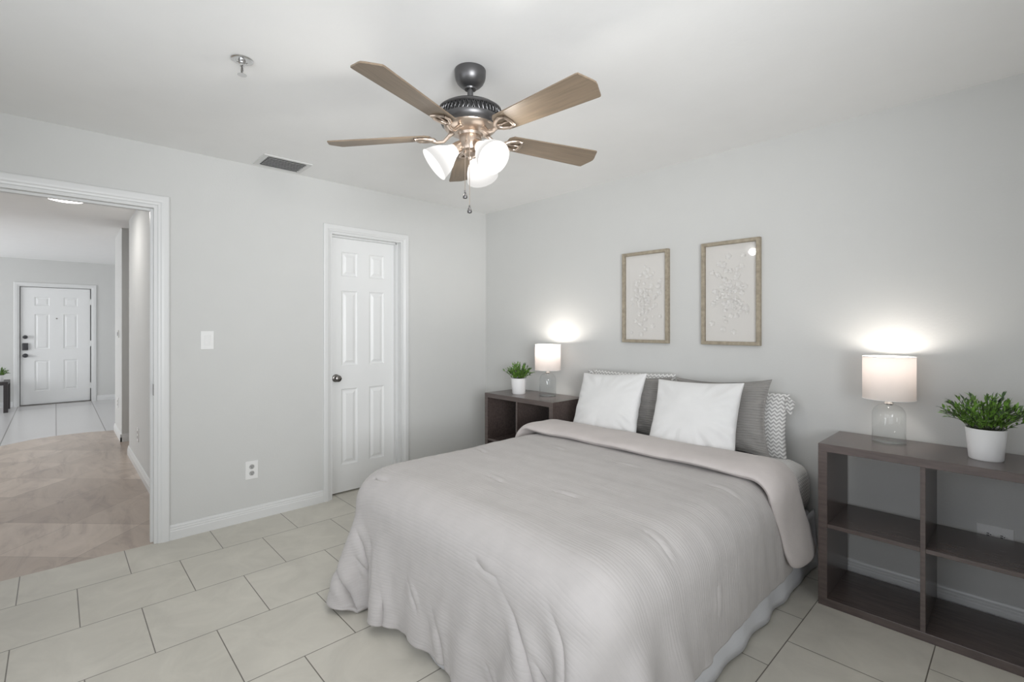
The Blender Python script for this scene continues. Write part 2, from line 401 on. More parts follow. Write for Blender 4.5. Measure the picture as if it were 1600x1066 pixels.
for x0, x1 in ((WX[0], WX[0]+.05), (WX[1]-.05, WX[1]), (2.675, 2.725)): box(bm, x0, x1, -4.38, -4.33, WZ[0], WZ[1])
for z0, z1 in ((WZ[0], WZ[0]+.05), (WZ[1]-.05, WZ[1])): box(bm, WX[0], WX[1], -4.38, -4.33, z0, z1)
win = struct(obj('window_1', bm, M['trim']))
bm = bmesh.new(); box(bm, WX[0], WX[1], -4.345, -4.34, WZ[0], WZ[1]); obj('glass_pane', bm, M['pane'], win)
bm = bmesh.new(); box(bm, WX[0]-.06, WX[1]+.06, -4.33, -4.26, WZ[0]-.03, WZ[0]); obj('window_sill', bm, M['trim'], win)

# hall and entry walls
bm = bmesh.new(); box(bm, -2.743, -T, -2.53, -2.41, 0, H); struct(obj('wall_hall', bm, M['wall']))
bm = bmesh.new(); box(bm, -4.36, -3.5, -2.53, 0.3, 0, H+.03); struct(obj('wall_passage', bm, M['wall']))
bm = bmesh.new(); box(bm, -2.863, -2.743, -2.41, 0.4, 0, H+.03); box(bm, -3.5, -2.863, 0.3, 0.4, 0, H+.03); struct(obj('wall_passage_end', bm, M['wall']))
FY = (-3.515, -2.625)
bm = bmesh.new(); box(bm, -8.0, -7.83, -7.1, FY[0]-.02, 0, H+.03); box(bm, -8.0, -7.83, FY[1]+.02, 2.0, 0, H+.03); box(bm, -8.0, -7.83, FY[0]-.02, FY[1]+.02, 2.01, H+.03)
box(bm, -8.0, -7.95, FY[0]-.02, FY[1]+.02, 0, 2.01)
struct(obj('wall_entry', bm, M['wall']))
bm = bmesh.new(); box(bm, -8.0, -6.95, -7.22, -7.1, 0, H+.03); box(bm, -4.25, -T, -7.22, -7.1, 0, H+.03)
box(bm, -6.95, -4.25, -7.22, -7.1, 0, 0.25); box(bm, -6.95, -4.25, -7.22, -7.1, 2.35, H+.03)
struct(obj('wall_living', bm, M['wall']))
bm = bmesh.new(); box(bm, -8.0, -4.3, 1.9, 1.95, 2.2, H+.03); box(bm, -8.0, -6.3, 1.9, 1.95, 0, 2.2); box(bm, -4.5, -4.3, 1.9, 1.95, 0, 2.2); box(bm, -6.3, -4.5, 1.9, 1.95, 0, 0.5)
struct(obj('wall_dining', bm, M['wall']))
bm = bmesh.new(); box(bm, -4.36, -4.3, 0.3, 2.0, 0, H+.03); struct(obj('wall_dining_side', bm, M['wall']))
bm = bmesh.new(); box(bm, -T-.06, -T, -7.1, -4.42, 0, H); struct(obj('wall_hall_end', bm, M['wall']))
# closet behind door
bm = bmesh.new(); box(bm, -0.9, -0.85, -2.4, 0.1, 0, H); box(bm, -0.85, -T, -2.40, -2.35, 0, H); box(bm, -0.85, -T, 0.05, 0.1, 0, H); box(bm, -.9, -T, -2.4, .1, -0.02, 0.0); box(bm, -.9, -T, -2.4, .1, H, H+.02)
struct(obj('wall_closet', bm, M['wall']))

BASE = [(0, 0), (0.014, 0), (0.014, 0.052), (0.0115, 0.056), (0.0115, 0.066), (0.009, 0.070), (0.009, 0.080), (0.006, 0.088), (0.002, 0.091), (0, 0.091)]
def baseboard(name, segs):
    bm = bmesh.new()
    for p0, p1, n in segs: extrude_profile(bm, BASE, p0, p1, n)
    return struct(obj(name, bm, M['trim']))
baseboard('baseboard_left', [((0, -2.571, 0), (0, D2[0]-.052, 0), (1, 0, 0)), ((0, D2[1]+.052, 0), (0, 0, 0), (1, 0, 0)), ((0, -4.3, 0), (0, D1[0]-.06, 0), (1, 0, 0))])
baseboard('baseboard_back', [((0.014, 0, 0), (4.85, 0, 0), (0, -1, 0))])
baseboard('baseboard_right', [((4.85, -4.3, 0), (4.85, 0, 0), (-1, 0, 0))])
baseboard('baseboard_hall', [((-2.757, -2.53, 0), (-T-.07, -2.53, 0), (0, -1, 0)), ((-2.743, -2.53, 0), (-2.743, -2.41, 0), (-1, 0, 0))])
baseboard('baseboard_passage', [((-3.5, -2.544, 0), (-3.5, 0.3, 0), (1, 0, 0)), ((-4.36, -2.53, 0), (-3.486, -2.53, 0), (0, -1, 0))])
baseboard('baseboard_entry', [((-7.83, FY[1]+.08, 0), (-7.83, 1.9, 0), (1, 0, 0)), ((-7.83, -7.1, 0), (-7.83, FY[0]-.08, 0), (1, 0, 0))])

CAS = [(0, 0), (0.009, 0), (0.011, 0.004), (0.0125, 0.012), (0.0165, 0.020), (0.0175, 0.030), (0.0175, 0.050), (0.016, 0.057), (0.012, 0.060), (0, 0.060)]
def casing(name, y0, y1, zt, x=0.0, w=0.060, sgn=1, jamb=None):
    """door casing: stepped moulding around three sides with mitred corners + jamb lining; y0,y1,zt = inner edge"""
    bm = bmesh.new(); k = w/0.060
    path = [(y0, 0.0, -1, 0), (y0, zt, -1, 1), (y1, zt, 1, 1), (y1, 0.0, 1, 0)]
    rings = [[bm.verts.new((x+sgn*d, py+sy*h*k, pz+sz*h*k)) for d, h in CAS] for py, pz, sy, sz in path]
    n = len(CAS)
    for A, B in zip(rings[:-1], rings[1:]):
        for i in range(n): bm.faces.new((A[i], A[(i+1) % n], B[(i+1) % n], B[i]))
    bm.faces.new(rings[0]); bm.faces.new(rings[-1][::-1])
    if jamb:
        xa, xb, t = jamb
        box(bm, xa, xb, y0-.001, y0+t, 0, zt); box(bm, xa, xb, y1-t, y1+.001, 0, zt); box(bm, xa, xb, y0+t, y1-t, zt-t, zt)
    bmesh.ops.recalc_face_normals(bm, faces=bm.faces[:])
    return bm
bm = casing('c', D1[0], D1[1], D1T, jamb=(-T-.002, 0.002, 0.018))
box(bm, -0.075, -0.040, D1[1]-.031, D1[1]-.017, 0, D1T-.017); box(bm, -0.075, -0.040, D1[0]+.017, D1[0]+.031, 0, D1T-.017); box(bm, -0.075, -0.040, D1[0]+.03, D1[1]-.03, D1T-.031, D1T-.017)
t1 = struct(obj('trim_1', bm, M['trim']))
bm = bmesh.new(); box(bm, -0.036, -0.004, D1[1]-.0200, D1[1]-.0175, 0.905, 0.975, 0.0008); box(bm, -0.026, -0.012, D1[1]-.0206, D1[1]-.0198, 0.925, 0.955)
obj('strike_plate', bm, M['steel'], t1)
bm = casing('c', D1[0], D1[1], D1T, x=-T, sgn=-1); struct(obj('trim_2', bm, M['trim']))
bm = casing('c', D2[0], D2[1], D2T, w=0.052, jamb=(-T-.002, 0.002, 0.018))
box(bm, -0.088, -0.052, D2[0]+.017, D2[0]+.030, 0, D2T-.017); box(bm, -0.088, -0.052, D2[1]-.038, D2[1]-.017, 0, D2T-.017); box(bm, -0.088, -0.052, D2[0]+.03, D2[1]-.03, D2T-.030, D2T-.017)
struct(obj('trim_3', bm, M['trim']))
bm = casing('c', FY[0]-.012, FY[1]+.012, 2.012, x=-7.83, w=0.062, jamb=(-7.95, -7.828, 0.008)); struct(obj('trim_4', bm, M['trim']))
bm = bmesh.new(); box(bm, -7.93, -7.815, FY[0], FY[1], 0.0, 0.012); struct(obj('trim_5', bm, M['steel']))

def panel_door(name, y0, y1, z0, z1, x, thick, cols, rows, m):
    """six-panel door facing +x; raised fields inside moulded recesses"""
    bm = bmesh.new()
    ys = sorted({y0, y1, *[c for q in cols for c in q]}); zs = sorted({z0, z1, *[r for q in rows for r in q]})
    def ring(a, b, c, d, dep): return [bm.verts.new((x+dep, a, c)), bm.verts.new((x+dep, b, c)), bm.verts.new((x+dep, b, d)), bm.verts.new((x+dep, a, d))]
    for a, b in zip(ys[:-1], ys[1:]):
        for c, d in zip(zs[:-1], zs[1:]):
            if (a, b) in cols and (c, d) in rows:
                R = [ring(a+i, b-i, c+i, d-i, dep) for i, dep in ((0, 0), (0.006, -0.007), (0.013, -0.010), (0.020, -0.010), (0.040, -0.002))]
                for A, B in zip(R[:-1], R[1:]):
                    for k in range(4): bm.faces.new((A[k], A[(k+1) % 4], B[(k+1) % 4], B[k]))
                bm.faces.new(R[-1])
            else: bm.faces.new(ring(a, b, c, d, 0))
    bmesh.ops.remove_doubles(bm, verts=bm.verts, dist=1e-5)
    bd = [e for e in bm.edges if e.is_boundary]
    r = bmesh.ops.extrude_edge_only(bm, edges=bd)
    vs = [g for g in r['geom'] if isinstance(g, bmesh.types.BMVert)]
    for v in vs: v.co.x -= thick
    bmesh.ops.holes_fill(bm, edges=[e for e in bm.edges if e.is_boundary], sides=0)
    bmesh.ops.recalc_face_normals(bm, faces=bm.faces[:])
    return struct(obj(name, bm, m))
def rotx(): return Matrix.Rotation(PI/2, 4, 'Y')     # lathe z axis -> +x
def knob(parent, x, y, z, m, r=0.027, name='door_knob'):
    bm = bmesh.new()
    lathe(bm, [(0, 0), (r*1.15, 0), (r*1.15, .004), (r*1.0, .008), (r*.45, .010), (r*.42, .022), (r*.7, .028), (r*.98, .038), (r, .048), (r*.85, .058), (r*.4, .063), (0, .064)], 24, Matrix.Translation((x, y, z)) @ rotx())
    return obj(name, bm, m, parent, smooth=True)
d1 = panel_door('door_1', D2[0]+.020, D2[1]-.020, 0.010, 2.04, -0.088, 0.035, [(-1.430, -1.292), (-1.192, -1.054)], [(0.225, 0.83), (1.015, 1.615), (1.73, 1.925)], M['door'])
knob(d1, -0.088, -1.475, 0.92, M['steel'])
d2 = panel_door('door_2', FY[0]+.004, FY[1]-.010, 0.016, 1.996, -7.855, 0.045, [(-3.345, -3.160), (-2.985, -2.800)], [(0.235, 0.755), (0.95, 1.545), (1.685, 1.835)], M['door'])
knob(d2, -7.855, -3.455, 0.845, M['keypad'], 0.03)
knob(d2, -7.855, -3.455, 1.155, M['keypad'], 0.027, 'deadbolt')
bm = bmesh.new(); box(bm, -7.855, -7.825, -3.490, -3.420, 0.935, 1.055, 0.006); box(bm, -7.826, -7.822, -3.475, -3.435, 0.955, 1.035, 0.002)
obj('keypad_lock', bm, M['keypad'], d2)
bm = bmesh.new(); lathe(bm, [(0, 0), (0.012, 0), (0.010, 0.006), (0, 0.006)], 12, Matrix.Translation((-7.855, -3.07, 1.47)) @ rotx()); obj('peephole', bm, M['steel'], d2)
for z in (0.28, 1.03, 1.77):
    bm = bmesh.new(); lathe(bm, [(0, 0), (0.011, 0), (0.011, 0.1), (0, 0.1)], 10, Matrix.Translation((-7.843, FY[1]+.001, z-.05))); obj('hinge', bm, M['plate'], d2)

# ------------------------------------------------------------------ cloth: comforter drape (simple position-based solver)
BX, BY0 = 2.08, -1.985          # bed centre line and foot plane
HX = 0.765; ZT = 0.585; RB = 0.125
def solve_drape(nx=91, ny=77, h=0.0250, ystart=-0.50, frames=170, iters=18):
    rng = np.random.RandomState(3)
    I, J = np.meshgrid(np.arange(nx), np.arange(ny))
    P = np.stack([BX+0.0+(I-(nx-1)/2)*h, ystart-J*h, np.full(I.shape, ZT+0.05)], -1).astype(float)
    # rounded lower corners of the quilt
    fx = P[..., 0]-BX; half = (nx-1)/2*h; a = 0.48
    s_ = np.clip((np.abs(fx)-(half-a))/a, 0, 1); t_ = np.clip(((ystart-P[..., 1])-((ny-1)*h-a))/a, 0, 1)
    P[..., 0] = BX+np.sign(fx)*np.where(s_ > 0, half-a+a*s_*np.sqrt(1-0.85*t_**2), np.abs(fx))
    P[..., 1] = ystart-np.where(t_ > 0, (ny-1)*h-a+a*t_*np.sqrt(1-0.85*s_**2), ystart-P[..., 1])
    FLAT = P[..., :2].copy()
    P[..., 2] += rng.uniform(-.004, .004, I.shape)
    V = np.zeros_like(P); dt = 1/60.
    r2 = h*math.sqrt(2)
    def dist(a, b, rest, k):
        A = P[a]; B = P[b]; d = B-A; L = np.sqrt((d*d).sum(-1, keepdims=True))+1e-9
        c = d*(0.5*k*(L-rest)/L); P[a] += c; P[b] -= c
    sl = slice
    cons = []
    for s in (0, 1):
        n = (nx-s)//2; cons.append(((sl(None), sl(s, s+2*n, 2)), (sl(None), sl(s+1, s+2*n, 2)), h, 1.0))
        n = (ny-s)//2; cons.append(((sl(s, s+2*n, 2), sl(None)), (sl(s+1, s+2*n, 2), sl(None)), h, 1.0))
        n = (ny-s)//2
        cons.append(((sl(s, s+2*n, 2), sl(0, nx-1)), (sl(s+1, s+2*n, 2), sl(1, nx)), r2, 0.35))
        cons.append(((sl(s, s+2*n, 2), sl(1, nx)), (sl(s+1, s+2*n, 2), sl(0, nx-1)), r2, 0.35))
    def bend(step, k):
        for axis in (0, 1):
            N = nx if axis else ny
            idx = np.arange(N-step)
            for ph in (0, 1):
                i = idx[((idx//step) % 2) == ph]
                a, b = i, i+step
                if axis: cons.append(((sl(None), a), (sl(None), b), h*step, k))
                else: cons.append(((a, sl(None)), (b, sl(None)), h*step, k))
    bend(2, 0.25); bend(4, 0.06)
    c0 = np.array([BX, BY0+2.0, ZT-3.0]); hb = np.array([HX-RB, 2.0-RB, 3.0-RB]); off = 0.022
    def collide(prev):
        q = P-c0; s = np.sign(q); q = np.abs(q)-hb
        qm = np.maximum(q, 0); L = np.sqrt((qm*qm).sum(-1, keepdims=True))
        d = L[..., 0]-RB-off
        inside = (d < 0) & (L[..., 0] > 1e-6)
        n = s*qm/np.maximum(L, 1e-9)
        P[inside] -= (n*d[..., None])[inside]
        deep = (L[..., 0] <= 1e-6)
        P[deep, 2] = ZT+off
        hit = inside | deep
        fl = P[..., 2] < 0.014
        P[fl, 2] = 0.014
        hit |= fl
        P[hit] = prev[hit]*0.5+P[hit]*0.5
        # re-project after friction
        q = P-c0; s = np.sign(q); q = np.abs(q)-hb; qm = np.maximum(q, 0); L = np.sqrt((qm*qm).sum(-1, keepdims=True)); d = L[..., 0]-RB-off
        ins = (d < 0) & (L[..., 0] > 1e-6); n = s*qm/np.maximum(L, 1e-9); P[ins] -= (n*d[..., None])[ins]
        P[(L[..., 0] <= 1e-6), 2] = ZT+off
        P[..., 2] = np.maximum(P[..., 2], 0.014)
    for f in range(frames):
        prev = P.copy()
        V[..., 2] -= 9.8*dt
        P += V*dt
        P[0, :, 1] = ystart
        if f == 0:
            for q, (a, b, rr, k) in enumerate(cons):
                dd = FLAT[b]-FLAT[a]; cons[q] = (a, b, np.sqrt((dd*dd).sum(-1, keepdims=True)), k)
        for k in range(iters):
            for c in cons: dist(*c)
            P[0, :, 1] = ystart
        collide(prev)
        V = (P-prev)/dt*0.965
        sp = np.sqrt((V*V).sum(-1, keepdims=True)); V *= np.minimum(1, 3.0/np.maximum(sp, 1e-6))
    return P, FLAT
def upsample(P):
    def up(A):
        A = np.moveaxis(A, 0, 0); n = A.shape[0]
        pad = np.concatenate([2*A[:1]-A[1:2], A, 2*A[-1:]-A[-2:-1]], 0)
        mid = (-pad[:-3]+9*pad[1:-2]+9*pad[2:-1]-pad[3:])/16
        out = np.empty((2*n-1,)+A.shape[1:]); out[0::2] = A; out[1::2] = mid
        return out
    return np.swapaxes(up(np.swapaxes(up(P), 0, 1)), 0, 1)
def normals(P):
    du = np.gradient(P, axis=1); dv = np.gradient(P, axis=0)
    n = np.cross(dv, du); n /= np.linalg.norm(n, axis=-1, keepdims=True)+1e-9
    return n
P, FLAT = solve_drape()
for _ in range(4):
    Q_ = P.copy(); Q_[1:-1, 1:-1] += 0.35*((P[2:, 1:-1]+P[:-2, 1:-1]+P[1:-1, 2:]+P[1:-1, :-2])/4-P[1:-1, 1:-1]); P = Q_
P = upsample(P); FLAT = upsample(FLAT)
ny1, nx1 = P.shape[:2]
U = FLAT[..., 0]-BX; Vv = -0.50-FLAT[..., 1]
Nn = normals(P)
if Nn[ny1//2, nx1//2, 2] < 0: Nn = -Nn
D = np.zeros(U.shape)
# soft streaky creases along the rows + gentle loft
for j in range(ny1):
    for i in range(nx1):
        u, v = U[j, i], Vv[j, i]
        D[j, i] = 0.0035*noise.noise((u*3.0, v*14.0, 1.7))+0.0045*noise.noise((u*2.2, v*3.0, 5.1))
# soft vertical folds where the quilt hangs
hang_f = np.clip((Vv-1.50)/0.25, 0, 1); hang_s = np.clip((np.abs(U)-0.80)/0.15, 0, 1)
for j in range(ny1):
    for i in range(nx1):
        if hang_f[j, i] > 0: D[j, i] += hang_f[j, i]*(0.010*noise.noise((U[j, i]*6.0, Vv[j, i]*1.2, 2.2))+0.008*noise.noise((U[j, i]*15+Vv[j, i]*4, Vv[j, i]*3, 8.2)))
        if hang_s[j, i] > 0: D[j, i] += hang_s[j, i]*(0.007*noise.noise((Vv[j, i]*5.0, U[j, i]*1.2, 4.2))+0.006*noise.noise((Vv[j, i]*13+U[j, i]*3, U[j, i]*3, 6.2)))
P = P+Nn*D[..., None]
P = upsample(P); U = upsample(U[..., None])[..., 0]; Vv = upsample(Vv[..., None])[..., 0]
Nn = normals(P)
if Nn[Nn.shape[0]//2, Nn.shape[1]//2, 2] < 0: Nn = -Nn
D = np.zeros(U.shape)
SH = np.zeros(U.shape)
TV = np.gradient(P, axis=0); TV /= np.linalg.norm(TV, axis=-1, keepdims=True)+1e-9
# quilting tufts: short pinched creases in a loose grid
for tu, tv, rr in [(-0.52, 1.33, 0), (-0.55, 0.75, 0.2), (-0.30, 0.42, .1), (-0.12, 1.02, .15), (0.16, 0.42, 0.0), (0.22, 0.95, -.1), (0.28, 1.45, .1), (0.62, 0.42, .1), (0.66, 1.02, .2), (0.95, 0.80, .1), (0.92, 1.40, 0), (-0.15, 1.72, .9), (0.35, 1.80, .8), (-0.6, 1.70, 1.0), (-0.95, 0.9, 0)]:
    a = (U-tu)*math.cos(rr)+(Vv-tv)*math.sin(rr); b = -(U-tu)*math.sin(rr)+(Vv-tv)*math.cos(rr)
    D -= 0.026*np.exp(-(a/0.036)**2-((b-0.10*a*a/0.045)/0.0085)**2)
    D -= 0.006*np.exp(-(a/0.12)**2-(b/0.07)**2)
    D += 0.004*np.exp(-(a/0.045)**2-((b-0.022)/0.013)**2)+0.008*np.exp(-(a/0.045)**2-((b+0.014)/0.012)**2)
    SH += 0.017*np.exp(-(a/0.038)**2-((b+0.010)/0.010)**2)*(1 if rr < .6 else .3)
# longer folds where the quilt breaks over the foot corners
for tu, tv, rr, ln, dp in [(-0.47, 1.74, 1.45, 0.10, 0.030), (-0.58, 1.66, 1.35, 0.09, 0.022), (-0.70, 1.78, 1.2, 0.10, 0.026), (-0.36, 1.88, 1.6, 0.08, 0.018), (0.55, 1.66, 0.95, 0.16, 0.020), (0.72, 1.74, 0.8, 0.18, 0.024), (0.66, 1.52, 0.9, 0.10, 0.012), (0.05, 1.86, 1.3, 0.10, 0.014), (0.88, 1.62, 0.5, 0.12, 0.014)]:
    a = (U-tu)*math.cos(rr)+(Vv-tv)*math.sin(rr); b = -(U-tu)*math.sin(rr)+(Vv-tv)*math.cos(rr)
    b = b-0.25*a*a/ln*0.5
    D += dp*(-np.exp(-(a/ln)**2-(b/0.011)**2)+0.55*np.exp(-(a/ln)**2-((b-0.030)/0.022)**2)+0.30*np.exp(-(a/ln)**2-((b+0.032)/0.024)**2))
P = P+Nn*D[..., None]+TV*SH[..., None]
comf = grid_mesh('comforter', P, M['comforter'], uv=np.stack([U, Vv], -1), thick=0.014)
tag(comf, 'grey pleated comforter draped over the bed with its corners touching the floor', 'comforter')

# turned-down band of the comforter, smooth underside out
def band():
    half = HX+0.030; R = 0.10; zt = ZT+0.062
    path = []
    zl = 0.17
    def add(n, f):
        for k in range(n): path.append(f(k/(n-1) if n > 1 else 0))
    add(16, lambda t: (BX-half-0.006*(1-t), 0.26+(zt-R-0.26)*t, 'L', 1-t))
    for k in range(1, 11):
        a = PI-k/11*PI/2; path.append((BX-half+R+R*math.cos(a), zt-R+R*math.sin(a), 'T', 0))
    add(60, lambda t: (BX-half+R+(2*half-2*R)*t, zt, 'T', 0))
    for k in range(1, 11):
        a = PI/2-k/11*PI/2; path.append((BX+half-R+R*math.cos(a), zt-R+R*math.sin(a), 'T', 0))
    add(26, lambda t: (BX+half+0.040*t**1.5, zt-R-(zt-R-zl)*t, 'R', t))
    nseg = 40; out = []
    N = len(path)
    for k, (x, z, side, t) in enumerate(path):
        k0, k1 = max(k-1, 0), min(k+1, N-1)
        tx, tz = path[k1][0]-path[k0][0], path[k1][1]-path[k0][1]; L = math.hypot(tx, tz)
        nx_, nz_ = -tz/L, tx/L
        s = k*0.026
        yc = -0.622+(0.205*t if side == 'R' else -0.035-0.03*t if side == 'L' else -0.035*max(0, 1-(k-16)/20))+0.012*noise.noise((s*1.3, 0, 3))
        wid = 0.335+(0.02*t)+0.025*noise.noise((s*1.1, 4, 0)); th = 0.074+0.018*noise.noise((s*2.0, 7, 0))
        e = 1.0
        if k < 3: e = (0.15, 0.6, 0.88)[k]
        if N-1-k < 4: e = (0.15, 0.6, 0.85, 0.96)[N-1-k]
        ring = []
        for q in range(nseg):
            a = 2*PI*q/nseg; ca, sa = math.cos(a), math.sin(a)
            py = yc+0.5*wid*e*math.copysign(abs(ca)**0.75, ca)
            off = 0.5*th*e*math.copysign(abs(sa)**0.85, sa)
            if sa > 0: off *= 1+0.12*noise.noise((s*2.5, ca*1.5, 1))
            off += 0.009*noise.noise((s*3.5, py*7, 2))+(0.008 if sa < 0 else 0)*max(0, -ca)
            py += 0.014*noise.noise((s*4.5, ca, 5))*max(0, -ca)
            if ca < 0 and sa < 0: off -= 0.0
            ring.append((x+nx_*off, py, z+nz_*off))
        out.append(ring)
    A = np.array(out)
    c0 = A[:1].mean(1, keepdims=True).repeat(nseg, 1); c1 = A[-1:].mean(1, keepdims=True).repeat(nseg, 1)
    return np.concatenate([c0, A, c1], 0)
B = band()
bo = grid_mesh('folded_band', B, M['band'], comf, closed_u=True, subsurf=1)
bo['label'] = 'smooth taupe turned-down top edge of the comforter'

# ------------------------------------------------------------------ bed
bed = thing('bed', 'low queen bed without headboard against the wall under two picture frames', 'bed', (BX, -1.0, 0))
def rounded_slab(name, x0, x1, y0, y1, z0, z1, r, m, parent, uv=False):
    bm = bmesh.new(); box(bm, x0, x1, y0, y1, z0, z1)
    bmesh.ops.bevel(bm, geom=bm.edges[:], offset=r, segments=6, affect='EDGES', profile=0.5)
    if uv:
        ul = bm.loops.layers.uv.new('UVMap')
        for f in bm.faces:
            n = f.normal if f.normal.length else Vector((0, 0, 1))
            for l in f.loops:
                c = l.vert.co; l[ul].uv = (c.x, c.y) if abs(n.z) > .5 else ((c.y, c.z) if abs(n.x) > .5 else (c.x, c.z))
    return obj(name, bm, m, parent, smooth='all')
loc = Vector((BX, -1.0, 0))
bm_ = rounded_slab('mattress', -HX, HX, BY0+1.0, 0.985, 0.30, ZT, 0.10, M['sheet'], bed, uv=True)
bm_['label'] = 'mattress in a white and grey chevron fitted sheet'
rounded_slab('box_spring', -HX+.02, HX-.02, BY0+1.02, 0.98, 0.10, 0.305, 0.02, M['boxspring'], bed)
# gathered skirt round three sides
pts = []
def run(p0, p1, n):
    for k in range(n): pts.append((p0[0]+(p1[0]-p0[0])*k/n, p0[1]+(p1[1]-p0[1])*k/n))
e = HX-.004; yf = BY0+1.0+.006; yb = 0.985
run((-e, yb), (-e, yf), 90); run((-e, yf), (e, yf), 75); run((e, yf), (e, yb), 90); pts.append((e, yb))
rows = []
for zi in range(9):
    z = 0.312-(0.304)*zi/8; ring = []
    fl = zi/8
    for k, (x, y) in enumerate(pts):
        w = 0.010*fl*noise.noise((k*0.16, 3.3, fl*0.6))+0.006*fl*math.sin(k*0.55)+0.012*fl
        if k < 90: x -= w
        elif k < 165: y -= w
        else: x += w
        ring.append((x, y, z+0.004*fl*noise.noise((k*.2, 8, 0))))
    rows.append(ring)
sk = grid_mesh('bed_skirt', np.array(rows), M['skirt'], bed, thick=0.003)
sk['label'] = 'pale grey-white bed skirt reaching the floor'

# ------------------------------------------------------------------ pillows
def pillow(name, w, h, t, m, bottom, lean, yaw, roll, seed, label, cat, group=None, pinch=0.07, crease=0.012, flange=0.0):
    n = 44
    g = np.linspace(-1, 1, n+1); g = np.sign(g)*(1-(1-np.abs(g))**1.25)
    Uu, Vv2 = np.meshgrid(g, g)
    ff = 1-flange
    ui = np.clip(Uu/ff, -1, 1); vi = np.clip(Vv2/ff, -1, 1)
    thick = ((1-ui**2)*(1-vi**2))
    thick = np.clip(thick, 0, 1)**0.42
    X = 0.5*w*Uu*(1-pinch*(1-Vv2**2)*np.abs(Uu)**2); Y = 0.5*h*Vv2*(1-pinch*(1-Uu**2)*np.abs(Vv2)**2)
    def side(s):
        Z = np.zeros_like(X)
        for j in range(n+1):
            for i in range(n+1):
                u, v = Uu[j, i], Vv2[j, i]
                ed = max(abs(u), abs(v))
                a = math.atan2(v, u)
                # wrinkles fanning in from the corners and sides
                wr = noise.noise((a*5.0+seed, ed*1.2, s*3+seed))*crease*min(1, max(0, (ed-.35)/.4))*(1-max(0, (ed-.93)/.07))
                wr += noise.noise((u*1.6+seed, v*1.6, s*5.1))*crease*0.8*(1-ed)
                Z[j, i] = s*(0.5*t*thick[j, i])+wr*(1 if thick[j, i] > .02 else .4)
                # belly sags downwards
                Z[j, i] *= 1-0.18*v
        return Z
    Zf = side(1); Zb = side(-1)
    edge = (np.abs(Uu) > .9999) | (np.abs(Vv2) > .9999)
    wob = np.array([[0.006*noise.noise((Uu[j, i]*2+seed, Vv2[j, i]*2, 9)) for i in range(n+1)] for j in range(n+1)])
    Zf[edge] = 0; Zb[edge] = 0; Zf += wob; Zb += wob
    bm = bmesh.new(); ul = bm.loops.layers.uv.new('UVMap')
    vf = {}; vb = {}
    for j in range(n+1):
        for i in range(n+1):
            vf[j, i] = bm.verts.new((X[j, i], Y[j, i], Zf[j, i]))
            vb[j, i] = vf[j, i] if edge[j, i] else bm.verts.new((X[j, i], Y[j, i], Zb[j, i]))
    for j in range(n):
        for i in range(n):
            q = [(j, i), (j, i+1), (j+1, i+1), (j+1, i)]
            for d, qq in ((vf, q), (vb, q[::-1])):
                try:
                    f = bm.faces.new([d[k] for k in qq])
                except ValueError: continue
                for l, k in zip(f.loops, qq): l[ul].uv = (0.5*w*Uu[k], 0.5*h*Vv2[k])
    # stand up: local Y -> up, local Z (front) -> -y ; origin at bottom edge
    Mx = Matrix.Rotation(yaw, 4, 'Z') @ Matrix.Rotation(-lean, 4, 'X') @ Matrix.Rotation(PI/2, 4, 'X') @ Matrix.Rotation(roll, 4, 'Z') @ Matrix.Translation((0, h/2, 0))
    bmesh.ops.transform(bm, matrix=Mx, verts=bm.verts[:])
    o = obj(name, bm, m, smooth='all', loc=bottom)
    s = o.modifiers.new('smooth', 'SUBSURF'); s.levels = 1; s.render_levels = 1
    return tag(o, label, cat, group)
R = math.radians
cp = pillow('bed_pillow', 0.68, 0.425, 0.11, M['chevron'], (1.725, -0.115, ZT), R(4), 0, R(1), 1.0, 'chevron-patterned pillow against the wall behind the left white pillow', 'pillow', 'chevron pillows at the back', 0.05)
cp2 = pillow('bed_pillow', 0.68, 0.370, 0.11, M['chevron'], (2.400, -0.115, ZT), R(4), 0, R(-1), 2.0, 'chevron-patterned pillow against the wall, rightmost pillow on the bed', 'pillow', 'chevron pillows at the back', 0.05)
def case_hem(parent, sx, y0, y1, dz):
    # loose open end of the pillowcase, flopping out past the filling
    n, k = 14, 8; A = np.zeros((n, k, 3)); uv = np.zeros((n, k, 2))
    for a in range(n):
        for b in range(k):
            f, g = a/(n-1), b/(k-1)
            A[a, b] = (sx*(0.325+0.055*g*(0.55+0.45*f)), -0.012*math.sin(g*3)*f+0.010*noise.noise((f*4, g*2, 3)), y0+(y1-y0)*f-dz*g*g+0.010*noise.noise((f*5, g*3, 7)))
            uv[a, b] = (A[a, b, 0], A[a, b, 2])
    o = grid_mesh('pillowcase_hem', A, M['chevron'], parent, uv=uv, thick=0.004, subsurf=1)
case_hem(cp2, 1, 0.27, 0.355, 0.03)
case_hem(cp, -1, 0.34, 0.405, -0.012)
pillow('pillow_sham', 0.63, 0.410, 0.11, M['sham'], (1.770, -0.250, ZT+.004), R(13), 0, R(2), 3.0, 'dark grey ribbed sham showing in the gap between the two white pillows', 'pillow', 'grey ribbed shams', 0.10, flange=0.05)
pillow('pillow_sham', 0.585, 0.440, 0.11, M['sham'], (2.405, -0.250, ZT+.004), R(13), 0, R(3), 4.0, 'dark grey ribbed sham behind the right white pillow, beside the chevron pillow', 'pillow', 'grey ribbed shams', 0.13, flange=0.05)
pillow('throw_pillow', 0.53, 0.445, 0.13, M['white_cloth'], (1.705, -0.437, ZT+.015), R(24), R(-2), R(4), 5.0, 'plain white square pillow on the left, nearest the small shelf with the lit lamp', 'pillow', 'white square pillows in front', 0.07, 0.011)
